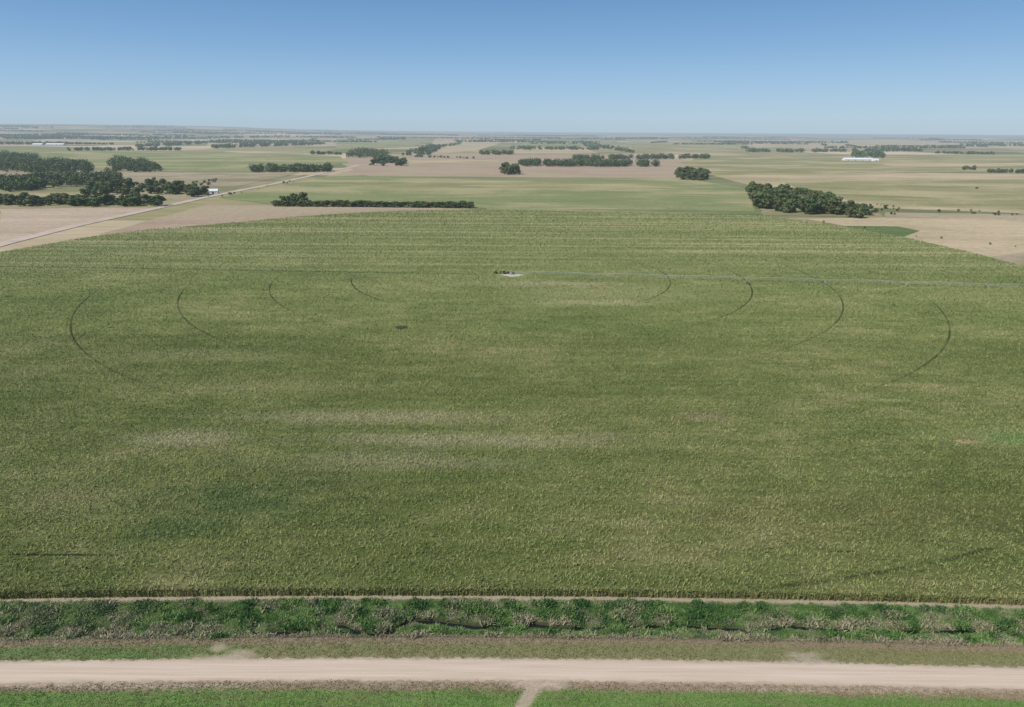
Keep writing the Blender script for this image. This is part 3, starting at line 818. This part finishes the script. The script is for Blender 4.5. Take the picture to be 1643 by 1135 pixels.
building(px(1376, 258), 112, 24, 5, 5, 'livestock_barn', 'long low white livestock barn with white roof', 'barn', wroof, 0, 4, 10)
building(px(1404, 259), 20, 20, 5, 4, 'farm_building', 'white metal outbuilding beside a long barn', 'barn', wroof, 0)
building(px(90, 233.5), 110, 30, 6, 5, 'livestock_barn', 'long white livestock barn backed by trees', 'barn', wroof, 0, 4, 8)
building(px(62, 234), 60, 26, 6, 5, 'livestock_barn', 'long white livestock barn backed by trees', 'barn', wroof, 0, 3, 5)

# ------------------------------------------------------------------ pivot irrigator
gal = M('galvanized_steel', rough=.45, spec=.5).done((.36, .38, .40))
rub = M('black_rubber').done((.03, .03, .03))
pad = M('pale_gravel'); padm = pad.done(pad.ramp(pad.noise((.3, .3, 1), 4, .7), [(.3, (.42, .37, .30)), (.7, (.60, .54, .46))]))
bm = bmesh.new(); vs = []
for i in range(28):
    a = i * 2 * math.pi / 28; q = 1 + .18 * math.sin(3 * a) + .1 * math.sin(7 * a + 1)
    vs.append(bm.verts.new((PV[0] + 7.5 * q * math.cos(a) + 1, PV[1] + 4.5 * q * math.sin(a) - 2, 1.85)))
bm.faces.new(vs); mm = bpy.data.meshes.new('ground_pad'); bm.to_mesh(mm); bm.free()
add('ground_pad', mm, [padm], kind='structure')
e = px(1643, 458, 4); dv = e - PV; ang = math.atan2(dv[1], dv[0])
piv = add('center_pivot_irrigator', None, None, label='long galvanized centre pivot irrigation boom crossing the corn', cat='irrigator', loc=(PV[0], PV[1], 1.85))
piv.rotation_euler = (0, 0, ang)
def cen(bm):
    for sx_ in (-1, 1):
        for sy in (-1, 1): tube(bm, (sx_ * 1.6, sy * 1.6, 0), (sx_ * .25, sy * .25, 3.2), .1, .1)
    tube(bm, (0, 0, 0), (0, 0, 3.6), .18, .18, 8)
    box(bm, -.5, .5, -1.3, -.9, .5, 1.9)
part('pivot_tower', cen, gal, piv)
def span(bm):
    L = RS; n = 10; top = []
    for i in range(n + 1):
        t_ = i / n; top.append((t_ * L, 0, 2.2 + .7 * 4 * t_ * (1 - t_)))
    for i in range(n): tube(bm, top[i], top[i + 1], .14, .14, 6)
    bot = [(t0 := (i + .5) / n * L, 0, 1.5 + .5 * 4 * (t0 / L) * (1 - t0 / L)) for i in range(n)]
    for i in range(n):
        for s_ in (-.8, .8):
            b_ = (bot[i][0], s_, bot[i][2]); tube(bm, top[i], b_, .025, .025, 4); tube(bm, b_, top[i + 1], .025, .025, 4)
            if i < n - 1: tube(bm, b_, (bot[i + 1][0], s_, bot[i + 1][2]), .025, .025, 4)
        tube(bm, (bot[i][0], -.8, bot[i][2]), (bot[i][0], .8, bot[i][2]), .025, .025, 4)
bm = bmesh.new(); span(bm); sme = bpy.data.meshes.new('span'); bm.to_mesh(sme); bm.free()
bm = bmesh.new()
for s_ in (-1, 1):
    tube(bm, (0, 0, 2.2), (0, s_ * 2, -1.1), .09, .09); tube(bm, (-.8, 0, 2.1), (0, s_ * 2, -1.1), .06, .06)
tube(bm, (0, -2.3, -1.1), (0, 2.3, -1.1), .12, .12)
tme = bpy.data.meshes.new('drive_tower'); bm.to_mesh(tme); bm.free()
bm = bmesh.new(); tube(bm, (-.18, 0, 0), (.18, 0, 0), .6, .6, 16); wme = bpy.data.meshes.new('wheel'); bm.to_mesh(wme); bm.free()
def cen2(bm): tube(bm, (0, 0, 2.2), (RO, 0, 2.2), .12, .12)
part('pipe', cen2, gal, piv)
for i in range(8):
    sp_ = add('span', sme, [gal], parent=piv); sp_.location = (RO + i * RS, 0, 0)
    tw_ = add('drive_tower', tme, [gal], parent=piv); tw_.location = (RO + (i + 1) * RS, 0, 0)
    for s_ in (-1, 1):
        wl = add('wheel', wme, [rub], parent=tw_); wl.location = (0, s_ * 2.2, -1.3)
for i in range(5):
    tree(PV[0] - 11 + i * 3.0 + random.uniform(-.5, .5), PV[1] + 4 + random.uniform(-1, 1), random.uniform(3.4, 4.2), label='small green bush beside the irrigation pivot', group='bushes at the pivot point', name='bush')
bl_ = M('straw_bale').done((.30, .24, .13))
def bale(p, s_=1.0):
    bm = bmesh.new(); tube(bm, (-.8, 0, .8), (.8, 0, .8), .85, .85, 20)
    bmesh.ops.bevel(bm, geom=bm.edges[:], offset=.06, segments=2, affect='EDGES')
    mm = bpy.data.meshes.new('hay_bale'); bm.to_mesh(mm); bm.free()
    o_ = add('hay_bale', mm, [bl_], label='round straw bale lying at the field edge', cat='hay bale', loc=(p[0], p[1], .1)); o_.rotation_euler = (0, 0, random.random())
bale(px(1080, 346)); bale(px(1568, 303))

# ------------------------------------------------------------------ light and sky
EL = math.radians(47); AZ = math.radians(-122)      # azimuth from +Y, clockwise positive
sv = Vector((math.sin(AZ) * math.cos(EL), math.cos(AZ) * math.cos(EL), math.sin(EL)))
sd = bpy.data.lights.new('sun', 'SUN'); sd.energy = 4.5; sd.angle = math.radians(.5); sd.color = (1, .94, .84)
so = bpy.data.objects.new('sun', sd); COL.objects.link(so); so.location = (0, 0, 300)
so.rotation_euler = (-sv).to_track_quat('-Z', 'Y').to_euler()
wld = bpy.data.worlds.new('World'); scene.world = wld; wld.use_nodes = True
nt = wld.node_tree; nt.nodes.clear()
sky = nt.nodes.new('ShaderNodeTexSky'); sky.sky_type = 'NISHITA'; sky.sun_disc = False
sky.sun_elevation = EL; sky.sun_rotation = AZ % (2 * math.pi); sky.air_density = 1; sky.dust_density = .5
b1 = nt.nodes.new('ShaderNodeBackground'); nt.links.new(sky.outputs[0], b1.inputs[0]); b1.inputs[1].default_value = .02
tc = nt.nodes.new('ShaderNodeTexCoord'); sx_ = nt.nodes.new('ShaderNodeSeparateXYZ'); nt.links.new(tc.outputs['Generated'], sx_.inputs[0])
rp = nt.nodes.new('ShaderNodeValToRGB'); nt.links.new(sx_.outputs[2], rp.inputs[0])
el = rp.color_ramp.elements
stops = [(0.0, (.37, .50, .62)), (.02, (.35, .51, .67)), (.06, (.255, .44, .67)), (.11, (.165, .34, .60)), (.17, (.10, .245, .50)), (.5, (.045, .14, .38)), (1, (.03, .10, .32))]
while len(el) < len(stops): el.new(.5)
for e_, (p_, c_) in zip(el, stops): e_.position = p_; e_.color = (*c_, 1)
b2 = nt.nodes.new('ShaderNodeBackground'); nt.links.new(rp.outputs[0], b2.inputs[0]); b2.inputs[1].default_value = .92
ad = nt.nodes.new('ShaderNodeAddShader'); nt.links.new(b1.outputs[0], ad.inputs[0]); nt.links.new(b2.outputs[0], ad.inputs[1])
ow = nt.nodes.new('ShaderNodeOutputWorld'); nt.links.new(ad.outputs[0], ow.inputs[0])
